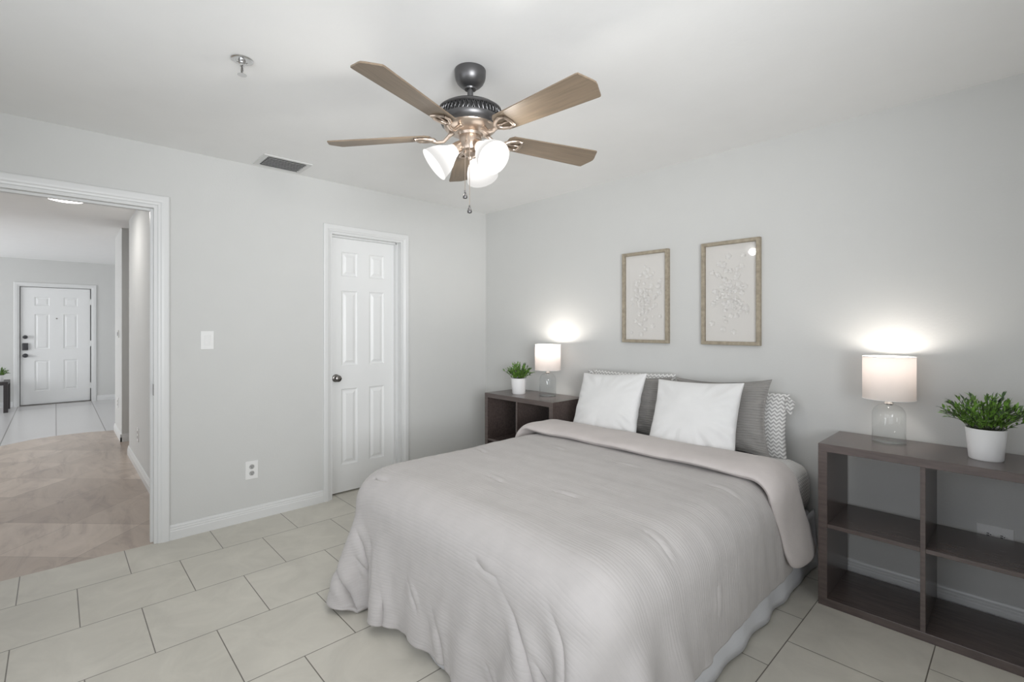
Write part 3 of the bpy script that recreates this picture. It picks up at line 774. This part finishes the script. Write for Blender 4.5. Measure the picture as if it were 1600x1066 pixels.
pillow('throw_pillow', 0.53, 0.440, 0.135, M['white_cloth'], (2.320, -0.447, ZT+.015), R(24), R(1), R(2), 6.0, 'plain white square pillow on the right, in front of a grey sham', 'pillow', 'white square pillows in front', 0.07, 0.011)

# ------------------------------------------------------------------ cube shelves either side of the bed
def cube_shelf(loc, label):
    t = thing('cube_shelf', label, 'shelf', loc, 0, 'espresso cube shelves beside the bed')
    w, d, hh, th, ti = 0.77, 0.388, 0.769, 0.037, 0.018
    def part(name, *a):
        bm = bmesh.new(); box(bm, *a, 0.0012); return obj(name, bm, M['shelf'], t)
    part('top_panel', 0, w, -d, 0, hh-th, hh)
    part('bottom_panel', 0, w, -d, 0, 0, th)
    part('side_panel', 0, th, -d, 0, th, hh-th); part('side_panel', w-th, w, -d, 0, th, hh-th)
    c = w/2
    part('divider', c-ti/2, c+ti/2, -d+.002, -.002, th, hh-th)
    z = hh/2-.004
    part('shelf_board', th, c-ti/2, -d+.003, -.003, z-ti/2, z+ti/2); part('shelf_board', c+ti/2, w-th, -d+.003, -.003, z-ti/2, z+ti/2)
    return t
cube_shelf((2.967, -0.037, 0), 'dark brown open cube shelf right of the bed')
cube_shelf((0.505, -0.05, 0), 'dark brown open cube shelf left of the bed in the room corner')
ST = 0.769

# ------------------------------------------------------------------ table lamps
def table_lamp(loc, label, power, group):
    t = thing('table_lamp', label, 'lamp', loc, 0, group)
    bm = bmesh.new()
    r = 0.066
    lathe(bm, [(0, 0.003), (r-.006, 0.003), (r, 0.006), (r, 0.13)]+[(0.016+(r-.016)*math.cos(a), 0.13+0.053*math.sin(a)) for a in [k*PI/2/10 for k in range(1, 11)]]+[(0.013, 0.192)], 48)
    obj('glass_base', bm, M['glass'], t, smooth='all')
    bm = bmesh.new(); lathe(bm, [(r-.004, 0.0005), (r+.001, 0.0005), (r+.001, 0.006), (r-.004, 0.006), (r-.004, .0005)], 48); obj('base_rim', bm, M['glass'], t, smooth=True)
    bm = bmesh.new(); lathe(bm, [(0, 0.180), (0.018, 0.180), (0.020, 0.186), (0.014, 0.196), (0.014, 0.225), (0.018, 0.227), (0.018, 0.262), (0, 0.262)], 24); obj('lamp_socket', bm, M['chrome'], t, smooth=True)
    zs, ze, rs = 0.208, 0.412, 0.104
    bm = bmesh.new(); lathe(bm, [(rs, zs), (rs, zs+.07), (rs, zs+.14), (rs, ze)], 64); sh = obj('lamp_shade', bm, M['lampshade'], t, smooth='all')
    bm = bmesh.new()
    tube(bm, [((rs)*math.cos(a), rs*math.sin(a), ze) for a in [2*PI*k/48 for k in range(49)]], 0.0016, 6)
    obj('shade_rim', bm, M['plate'], sh); bm = bmesh.new()
    tube(bm, [((rs)*math.cos(a), rs*math.sin(a), zs) for a in [2*PI*k/48 for k in range(49)]], 0.0016, 6)
    for k in range(3): tube(bm, [(0.016*math.cos(2*PI*k/3), 0.016*math.sin(2*PI*k/3), 0.225), (rs*math.cos(2*PI*k/3), rs*math.sin(2*PI*k/3), zs)], 0.0014, 6)
    obj('shade_fitter', bm, M['plate'], sh)
    bm = bmesh.new(); lathe(bm, [(0, 0.262), (0.012, 0.263), (0.014, 0.272), (0.024, 0.290), (0.027, 0.303), (0.024, 0.318), (0.012, 0.328), (0, 0.330)], 20); obj('light_bulb', bm, M['bulb'], t, smooth='all')
    l = bpy.data.lights.new('lamp_light', 'POINT'); l.energy = power; l.color = (1, 0.93, 0.86); l.shadow_soft_size = 0.03
    o = bpy.data.objects.new('lamp_light', l); COL.objects.link(o); o.location = (0, 0, 0.380); o.parent = t
    return t
table_lamp((3.195, -0.150, ST), 'lit table lamp with clear glass base and drum shade on the right-hand shelf', 2.8, 'glass table lamps')
table_lamp((0.995, -0.185, ST), 'lit table lamp with clear glass base and drum shade on the corner shelf', 4.6, 'glass table lamps')

# ------------------------------------------------------------------ potted plants
def potted_plant(loc, label, seed, spread, height, n, pr=0.065, ph=0.13, group='small green plants in white pots'):
    rnd = random.Random(seed)
    t = thing('potted_plant', label, 'plant', loc, 0, group)
    bm = bmesh.new()
    lathe(bm, [(0, 0), (pr*.80, 0), (pr*.84, .004), (pr*.92, ph*.5), (pr, ph-.003), (pr*1.0, ph), (pr*.94, ph), (pr*.92, ph-.012), (0, ph-.014)], 40)
    obj('plant_pot', bm, M['pot'], t, smooth=True)
    bm = bmesh.new(); lathe(bm, [(0, ph-.008), (pr*.9, ph-.010)], 24); obj('soil', bm, M['soil'], t)
    bm = bmesh.new(); bs = bmesh.new()
    def leaf(p, d, L, w, mi):
        d = d.normalized(); s = d.cross(Vector((0, 0, 1)))
        if s.length < 1e-3: s = Vector((1, 0, 0))
        s.normalize(); s = (s+Vector((rnd.uniform(-.4, .4), rnd.uniform(-.4, .4), rnd.uniform(-.4, .4)))).normalized()
        nrm = s.cross(d).normalized()
        pts = [(0, 0), (.3, .5), (.6, .42), (1, 0)]
        vs = [bm.verts.new(p)]
        for a, b in pts[1:-1]:
            c = p+d*L*a+nrm*L*0.08*math.sin(a*3)
            vs.append((bm.verts.new(c+s*w*b), bm.verts.new(c), bm.verts.new(c-s*w*b)))
        tip = bm.verts.new(p+d*L-nrm*L*.05)
        l1, l2 = vs[1], vs[2]
        for q in ((vs[0], l1[1], l1[0]), (vs[0], l1[2], l1[1]), (l1[0], l1[1], l2[1], l2[0]), (l1[1], l1[2], l2[2], l2[1]), (l2[0], l2[1], tip), (l2[1], l2[2], tip)):
            bm.faces.new(q).material_index = mi
    for k in range(n):
        a = rnd.uniform(0, 2*PI); out = rnd.random()**0.6
        r0 = pr*.75*rnd.random()
        base = Vector((r0*math.cos(a), r0*math.sin(a), ph-.012))
        el = 1-out*.75+rnd.uniform(-.1, .1)
        tip = Vector((math.cos(a)*(r0+spread*out), math.sin(a)*(r0+spread*out), ph+height*max(.12, (1-.55*out**2)*rnd.uniform(.6, 1.0))))
        if k < 6: tip = Vector((math.cos(a)*spread*1.25, math.sin(a)*spread*1.25, ph+height*rnd.uniform(.1, .5)))
        ctrl = base.lerp(tip, .5)+Vector((0, 0, height*.18))
        pts = []
        for i in range(6):
            s = i/5; pts.append(base*(1-s)**2+ctrl*2*s*(1-s)+tip*s*s)
        tube(bs, pts, 0.0011, 4)
        for i in range(1, 6):
            for q in range(3):
                s = (i-rnd.random())/5; s = max(.15, s)
                p = base*(1-s)**2+ctrl*2*s*(1-s)+tip*s*s
                d = (pts[i]-pts[i-1]).normalized()+Vector((rnd.uniform(-.9, .9), rnd.uniform(-.9, .9), rnd.uniform(-.3, .8)))
                leaf(p, d, rnd.uniform(.018, .032)*(height/.12)**.5, rnd.uniform(.007, .011), 1 if (i >= 4 and rnd.random() < .35*out+.12) else 0)
        leaf(tip, tip-ctrl, .026, .008, 1 if rnd.random() < .5 else 0)
    obj('plant_stems', bs, M['twig'], t); obj('foliage', bm, [M['leaf'], M['leafdark']], t)
    return t
potted_plant((3.535, -0.235, ST), 'bushy green plant in a white pot on the right-hand shelf', 11, 0.115, 0.145, 70)
potted_plant((0.745, -0.270, ST), 'bushy green plant in a white pot on the corner shelf beside the lamp', 12, 0.085, 0.125, 60)

# ------------------------------------------------------------------ picture frames
def picture_frame(x0, x1, label, seed):
    rnd = random.Random(seed)
    z0, z1 = 1.212, 1.865; w, h = x1-x0, z1-z0
    t = thing('picture_frame', label, 'picture', ((x0+x1)/2, 0, z0), 0, 'white paper art in wooden frames')
    bm = bmesh.new(); f, d = 0.022, 0.032
    prof = [(0, 0.0), (0, -d+.002), (0.002, -d), (f-.003, -d), (f, -d+.003), (f, 0.0)]
    cor = [(-w/2, 0, 1, 1), (w/2, 0, -1, 1), (w/2, h, -1, -1), (-w/2, h, 1, -1)]
    rings = [[bm.verts.new((cx+sx*i, y-.001, cz+sz*i)) for i, y in prof] for cx, cz, sx, sz in cor]
    for k in range(4):
        A, B = rings[k], rings[(k+1) % 4]
        for i in range(len(prof)): bm.faces.new((A[i], A[(i+1) % len(prof)], B[(i+1) % len(prof)], B[i]))
    bmesh.ops.recalc_face_normals(bm, faces=bm.faces[:])
    obj('wood_frame', bm, M['frame'], t)
    bm = bmesh.new(); box(bm, -w/2+f-.002, w/2-f+.002, -.010, -.003, f-.002, h-f+.002); obj('backing_board', bm, M['paper'], t)
    for k in range(88):
        px = rnd.gauss(0, w*.17); pz = h*.47+rnd.gauss(0, h*.19)
        if abs(px) > w/2-f-.04 or not (.06 < pz < h-.07): continue
        s = rnd.uniform(.011, .021); a0 = rnd.uniform(0, 6)
        bm = bmesh.new()
        for q in range(5):
            a = a0+q*2*PI/5; ca, sa = math.cos(a), math.sin(a)
            p = lambda r, w_, y: bm.verts.new((px+s*(r*ca-w_*sa), -.0105-y, pz+s*(r*sa+w_*ca)))
            vs = [p(0, 0, .001), p(.6, -.42, .003), p(1.05, -.2, .0065), p(1.05, .2, .0065), p(.6, .42, .003)]
            bm.faces.new(vs)
        obj('paper_flower', bm, M['petal'], t, weld=True)
    bm = bmesh.new(); box(bm, -w/2+f-.001, w/2-f+.001, -.0255, -.024, f-.001, h-f+.001); obj('glass_pane', bm, M['pane'], t)
    return t
picture_frame(1.598, 1.967, 'wood-framed white paper flower relief, left one above the bed', 21)
picture_frame(2.202, 2.562, 'wood-framed white paper flower relief, right one above the bed with lamp glare', 22)

# ------------------------------------------------------------------ ceiling fan
FX, FYc = 1.997, -1.777
fan = thing('ceiling_fan', 'five-blade ceiling fan with lit frosted glass shades above the bed', 'ceiling fan', (FX, FYc, H))
def zz(z): return z-H
bm = bmesh.new(); lathe(bm, [(0.066, 0), (0.068, -0.004), (0.067, -0.028), (0.064, -0.042), (0.057, -0.056), (0.047, -0.067), (0.036, -0.075), (0.027, -0.079), (0.025, -0.085), (0.014, -0.085)], 40); obj('canopy', bm, M['bronze'], fan, smooth=True)
bm = bmesh.new(); lathe(bm, [(0.013, -0.08), (0.013, -0.15), (0.022, -0.152), (0.022, -0.170), (0.013, -0.172)], 24); obj('downrod', bm, M['bronze'], fan, smooth=True)
bm = bmesh.new()
lathe(bm, [(0.013, zz(2.285)), (0.075, zz(2.283)), (0.122, zz(2.272)), (0.136, zz(2.262)), (0.137, zz(2.257)), (0.131, zz(2.253))], 64)
lathe(bm, [(0.131, zz(2.222)), (0.132, zz(2.217)), (0.126, zz(2.200)), (0.114, zz(2.190))], 64)
obj_m = obj('motor_housing', bm, M['bronze'], fan, smooth=True)
bm = bmesh.new()   # pierced lattice band over a dark core
nb = 44
for k in range(nb):
    for s in (1, -1):
        pts = []
        for i in range(5):
            f = i/4; a = 2*PI*(k+s*0.75*(f-.5))/nb; r = 0.129+.003*math.sin(f*PI)
            pts.append((r*math.cos(a), r*math.sin(a), zz(2.254)-0.034*f))
        tube(bm, pts, 0.0021, 4)
obj('vent_lattice', bm, M['bronze'], obj_m)
bm = bmesh.new(); lathe(bm, [(0.122, zz(2.256)), (0.122, zz(2.218))], 48); obj('motor_core', bm, M['dark'], obj_m, smooth='all')
bm = bmesh.new(); lathe(bm, [(0.114, zz(2.190)), (0.112, zz(2.184)), (0.098, zz(2.172)), (0.075, zz(2.166)), (0.055, zz(2.160)), (0.050, zz(2.150)), (0.020, zz(2.149))], 64); obj('flywheel_cover', bm, M['nickel'], fan, smooth=True)
bm = bmesh.new(); lathe(bm, [(0.020, zz(2.152)), (0.046, zz(2.150)), (0.048, zz(2.145)), (0.048, zz(2.098)), (0.044, zz(2.088)), (0.030, zz(2.082)), (0.030, zz(2.074)), (0.022, zz(2.066)), (0.010, zz(2.060)), (0.008, zz(2.050)), (0, zz(2.048))], 48); obj('switch_housing', bm, M['nickel'], fan, smooth=True)
def blade_poly():
    L0, L1 = 0.175, 0.655
    hw0, hw1 = 0.052, 0.071
    return [(L0, -hw0+.018), (L0+.018, -hw0), (L1-.034, -hw1), (L1-.026, -hw1+.002), (L1-.014, -hw1*.55), (L1-.004, -hw1*.22), (L1, 0), (L1-.004, hw1*.22), (L1-.014, hw1*.55), (L1-.026, hw1-.002), (L1-.034, hw1), (L0+.018, hw0), (L0, hw0-.018)]
def blade_mesh():
    bm = bmesh.new(); prism(bm, blade_poly(), -0.003, 0.003); return bm
bmesh_blade = blade_mesh(); bmesh_blade.normal_update()
me_b = bpy.data.meshes.new('blade'); bmesh_blade.to_mesh(me_b); bmesh_blade.free(); me_b.materials.append(M['blade'])
def iron_mesh():
    bm = bmesh.new()
    # curved arm out of the hub, then a forked bracket under the blade
    arm = [(0.070, 0, 0.020), (0.095, 0, 0.004), (0.120, 0, -0.018), (0.150, 0, -0.020), (0.172, 0, -0.010)]
    tube(bm, arm, [0.011, 0.009, 0.008, 0.009, 0.012], 8)
    for s in (1, -1):
        tube(bm, [(0.165, 0.002*s, -0.010), (0.185, 0.024*s, -0.008), (0.215, 0.036*s, -0.007), (0.238, 0.030*s, -0.007)], [0.010, 0.009, 0.008, 0.006], 8)
    tube(bm, [(0.238, 0.033, -0.007), (0.243, 0, -0.007), (0.238, -0.033, -0.007)], 0.007, 8)
    tube(bm, [(0.165, 0, -.008), (0.243, 0, -.007)], 0.0045, 6)
    return bm
bmi = iron_mesh(); bmi.normal_update(); me_i = bpy.data.meshes.new('blade_iron'); bmi.to_mesh(me_i); bmi.free(); me_i.materials.append(M['nickel'])
me_i.polygons.foreach_set('use_smooth', [True]*len(me_i.polygons))
for k in range(5):
    b = bpy.data.objects.new('fan_blade', me_b); COL.objects.link(b); b.parent = fan
    b.rotation_mode = 'XYZ'
    Mx = Matrix.Translation((0, 0, zz(2.155))) @ Matrix.Rotation(R(2+72*k), 4, 'Z') @ Matrix.Rotation(R(-12), 4, 'X')
    b.matrix_local = Mx
    i = bpy.data.objects.new('blade_iron', me_i); COL.objects.link(i); i.parent = b
def shade_prof():
    return [(0.022, 0.0), (0.026, 0.006), (0.030, 0.018), (0.040, 0.036), (0.053, 0.056), (0.063, 0.078), (0.068, 0.098), (0.071, 0.112), (0.074, 0.118)]
for k, az in enumerate((120, 240, 0)):
    a = R(az); d = Vector((math.cos(a), math.sin(a), 0))
    axis = (d*math.sin(R(51))+Vector((0, 0, -math.cos(R(51))))).normalized()
    o0 = d*0.036+Vector((0, 0, zz(2.114)))
    Q = axis.to_track_quat('Z', 'Y').to_matrix().to_4x4()
    bm = bmesh.new(); lathe(bm, [(0.012, 0), (0.014, 0.010), (0.020, 0.014), (0.024, 0.030), (0.026, 0.048), (0.022, 0.050), (0, 0.050)], 24, Matrix.Translation(o0-axis*.012) @ Q); cup = obj('shade_holder', bm, M['nickel'], fan, smooth=True)
    s0 = o0+axis*0.036
    bm = bmesh.new(); lathe(bm, shade_prof(), 40, Matrix.Translation(s0) @ Q)
    ul = bm.loops.layers.uv.new('UVMap')
    for f in bm.faces:
        for lp in f.loops: lp[ul].uv = (0.5, (lp.vert.co-s0).dot(axis)/0.118)
    sh = obj('glass_shade', bm, M['frosted'], fan, smooth='all')
    bm = bmesh.new(); lathe(bm, [(0, 0), (0.011, 0.002), (0.011, 0.015), (0.022, 0.035), (0.024, 0.048), (0.016, 0.062), (0, 0.066)], 20, Matrix.Translation(s0+axis*.006) @ Q); obj('light_bulb', bm, M['bulb'], sh, smooth='all')
    l = bpy.data.lights.new('fan_light', 'POINT'); l.energy = 4.5; l.color = (1, 0.96, 0.90); l.shadow_soft_size = 0.03
    lo = bpy.data.objects.new('fan_light', l); COL.objects.link(lo); lo.location = s0+axis*0.112; lo.parent = fan
for k, (dx, dy, zb, nm) in enumerate(((0.028, -0.050, 1.868, 'a'), (0.046, -0.040, 1.805, 'b'))):
    bm = bmesh.new()
    tube(bm, [(dx*.8, dy*.8, zz(2.118)), (dx, dy, zz(2.108)), (dx, dy, zz(2.09)), (dx, dy, zz(zb+.03))], 0.0012, 6)
    pc = obj('pull_chain', bm, M['nickel'], fan)
    bm = bmesh.new(); lathe(bm, [(0, 0.034), (0.003, 0.033), (0.004, 0.026), (0.008, 0.014), (0.0105, 0.006), (0.009, 0.001), (0, -0.002)], 16, Matrix.Translation((dx, dy, zz(zb)))); obj('chain_fob', bm, M['bronze'], pc, smooth=True)

# ------------------------------------------------------------------ small ceiling and wall fittings
def sprinkler(loc, label):
    t = thing('fire_sprinkler', label, 'sprinkler', loc)
    bm = bmesh.new(); lathe(bm, [(0.042, 0), (0.042, -0.003), (0.036, -0.006), (0.024, -0.006), (0.022, -0.004), (0.014, -0.004)], 32); obj('escutcheon', bm, M['chrome'], t, smooth=True)
    bm = bmesh.new(); lathe(bm, [(0.013, 0), (0.013, -0.018), (0.009, -0.020), (0.009, -0.028), (0, -0.028)], 16)
    tube(bm, [(0.009, 0, -.026), (0.014, 0, -.038), (0.011, 0, -.052), (0.003, 0, -.060)], 0.0022, 6); tube(bm, [(-0.009, 0, -.026), (-0.014, 0, -.038), (-0.011, 0, -.052), (-0.003, 0, -.060)], 0.0022, 6)
    obj('frame_arms', bm, M['chrome'], t, smooth=True)
    bm = bmesh.new(); lathe(bm, [(0, -.028), (.0025, -.03), (.0025, -.056), (0, -.058)], 8); obj('heat_bulb', bm, M['steel'], t)
    bm = bmesh.new(); lathe(bm, [(0, -.060), (.008, -.060), (.017, -.063), (.0175, -.065), (.008, -.064), (0, -.064)], 20); obj('deflector', bm, M['chrome'], t, smooth=True)
sprinkler((1.412, -2.521, H), 'chrome fire sprinkler head on the bedroom ceiling')
sprinkler((-4.9, -3.75, H+.03), 'fire sprinkler head on the entry ceiling at the far left')

vt = thing('ceiling_vent', 'white rectangular air vent with grey slats in the ceiling by the door wall', 'vent', (0.175, -1.957, H))
bm = bmesh.new(); x0, x1, y0, y1 = -.125, .125, -.155, .155; fx, fy = .028, .034
for a in ((x0, x0+fx, y0, y1), (x1-fx, x1, y0, y1), (x0+fx, x1-fx, y0, y0+fy), (x0+fx, x1-fx, y1-fy, y1)): box(bm, *a, -.006, 0, .0015)
obj('vent_frame', bm, M['vent'], vt)
bm = bmesh.new(); box(bm, x0+fx, x1-fx, y0+fy, y1-fy, -.0012, 0); obj('vent_duct', bm, M['steel'], vt)
for k in range(7):
    xx = x0+fx+.012+k*.0285; bm = bmesh.new()
    vs = [(xx-.010, -.003), (xx+.012, -.016), (xx+.0135, -.0145), (xx-.0085, -.0015)]
    A = [bm.verts.new((x, y0+fy, z)) for x, z in vs]; Bv = [bm.verts.new((x, y1-fy, z)) for x, z in vs]
    for q in range(4): bm.faces.new((A[q], A[(q+1) % 4], Bv[(q+1) % 4], Bv[q]))
    bm.faces.new(A[::-1]); bm.faces.new(Bv); bmesh.ops.recalc_face_normals(bm, faces=bm.faces[:])
    obj('vent_slat', bm, M['ventslat'], vt)

sw = thing('light_switch', 'white rocker light switch on the wall beside the hall doorway', 'switch', (0, -2.368, 1.239))
bm = bmesh.new(); box(bm, 0, .006, -.037, .037, -.060, .060, .002); obj('cover_plate', bm, M['plate'], sw)
bm = bmesh.new(); box(bm, .005, .010, -.017, .017, -.034, .034, .0015); rk = obj('rocker', bm, M['plate'], sw); rk.rotation_euler = (0, R(4), 0)
def outlet(loc, rz, label, flat=False):
    t = thing('power_outlet', label, 'outlet', loc, rz)
    bm = bmesh.new()
    if flat: box(bm, 0, .006, -.060, .060, -.040, .040, .002)
    else: box(bm, 0, .006, -.040, .040, -.062, .062, .002)
    obj('cover_plate', bm, M['plate'], t)
    for s in (-1, 1):
        bm = bmesh.new(); lathe(bm, [(0, .0075), (.0155, .0075), (.0165, .006), (.0165, .004)], 24, rotx())
        o = obj('socket', bm, M['slot'] if not flat else M['plate'], t); o.location = (0, s*.022, 0) if flat else (0, 0, s*.022)
        bm = bmesh.new()
        if flat:
            for a in ((-.004, .003, .003, .0055), (-.004, .003, -.0055, -.003)): box(bm, .0072, .0082, a[0]-.001, a[1]+.001, a[2]-.0006, a[3]+.0006)
            box(bm, .0072, .0082, .006, .010, -.002, .002)
        else:
            for a in ((-.007, -.0045), (.0045, .007)): box(bm, .0072, .0082, a[0], a[1], -.001, .008)
            box(bm, .0072, .0082, -.0025, .0025, -.009, -.004)
        obj('slots', bm, M['dark'], o)
    return t
outlet((0, -2.105, 0.343), 0, 'double power outlet with grey sockets low on the door wall')
outlet((3.555, 0, 0.385), -PI/2, 'white outlet on the wall behind the right-hand shelf', True)
outlet((-1.97, -2.53, 0.33), -PI/2, 'white outlet low on the hall wall beyond the doorway')
outlet((-3.95, -2.53, 0.40), -PI/2, 'white outlet low on the bright wall end near the entry')
th = thing('thermostat', 'small dark wall control on the bright wall end near the entry', 'thermostat', (-3.86, -2.53, 1.24))
bm = bmesh.new(); box(bm, -.035, .035, -.012, 0, -.045, .045, .003); obj('housing', bm, M['plate'], th)
bm = bmesh.new(); box(bm, -.022, .022, -.014, -.011, -.022, .022, .001); obj('display', bm, M['keypad'], th)

hl = thing('ceiling_light', 'glowing flush round ceiling light in the hall', 'ceiling light', (-1.995, -3.022, H-.004))
bm = bmesh.new(); lathe(bm, [(0.135, 0), (0.138, -.010), (0.130, -.018), (0.124, -.018)], 48); obj('light_ring', bm, M['plate'], hl, smooth=True)
bm = bmesh.new(); lathe(bm, [(0.124, -.017), (0.09, -.026), (0.04, -.030), (0, -.031)], 48); obj('diffuser', bm, M['led'], hl, smooth='all')
l = bpy.data.lights.new('hall_light', 'AREA'); l.shape = 'DISK'; l.size = 0.24; l.energy = 5; l.color = (1, 0.97, 0.93)
lo = bpy.data.objects.new('hall_light', l); COL.objects.link(lo); lo.location = (0, 0, -.035); lo.parent = hl

# ------------------------------------------------------------------ entry side table with plant
tb = thing('side_table', 'small black square side table beside the front door', 'table', (-7.40, -3.90, 0))
bm = bmesh.new(); box(bm, -.27, .27, -.28, .28, .425, .475, .003); obj('table_top', bm, M['tablewood'], tb)
for sx in (-1, 1):
    for sy in (-1, 1):
        bm = bmesh.new(); box(bm, *sorted((sx*.27, sx*.22)), *sorted((sy*.28, sy*.23)), 0, .426, .002); obj('leg', bm, M['tablewood'], tb)
potted_plant((-7.28, -3.715, 0.475), 'tiny green plant in a white pot on the black side table by the front door', 13, 0.08, 0.12, 36, 0.05, 0.10)
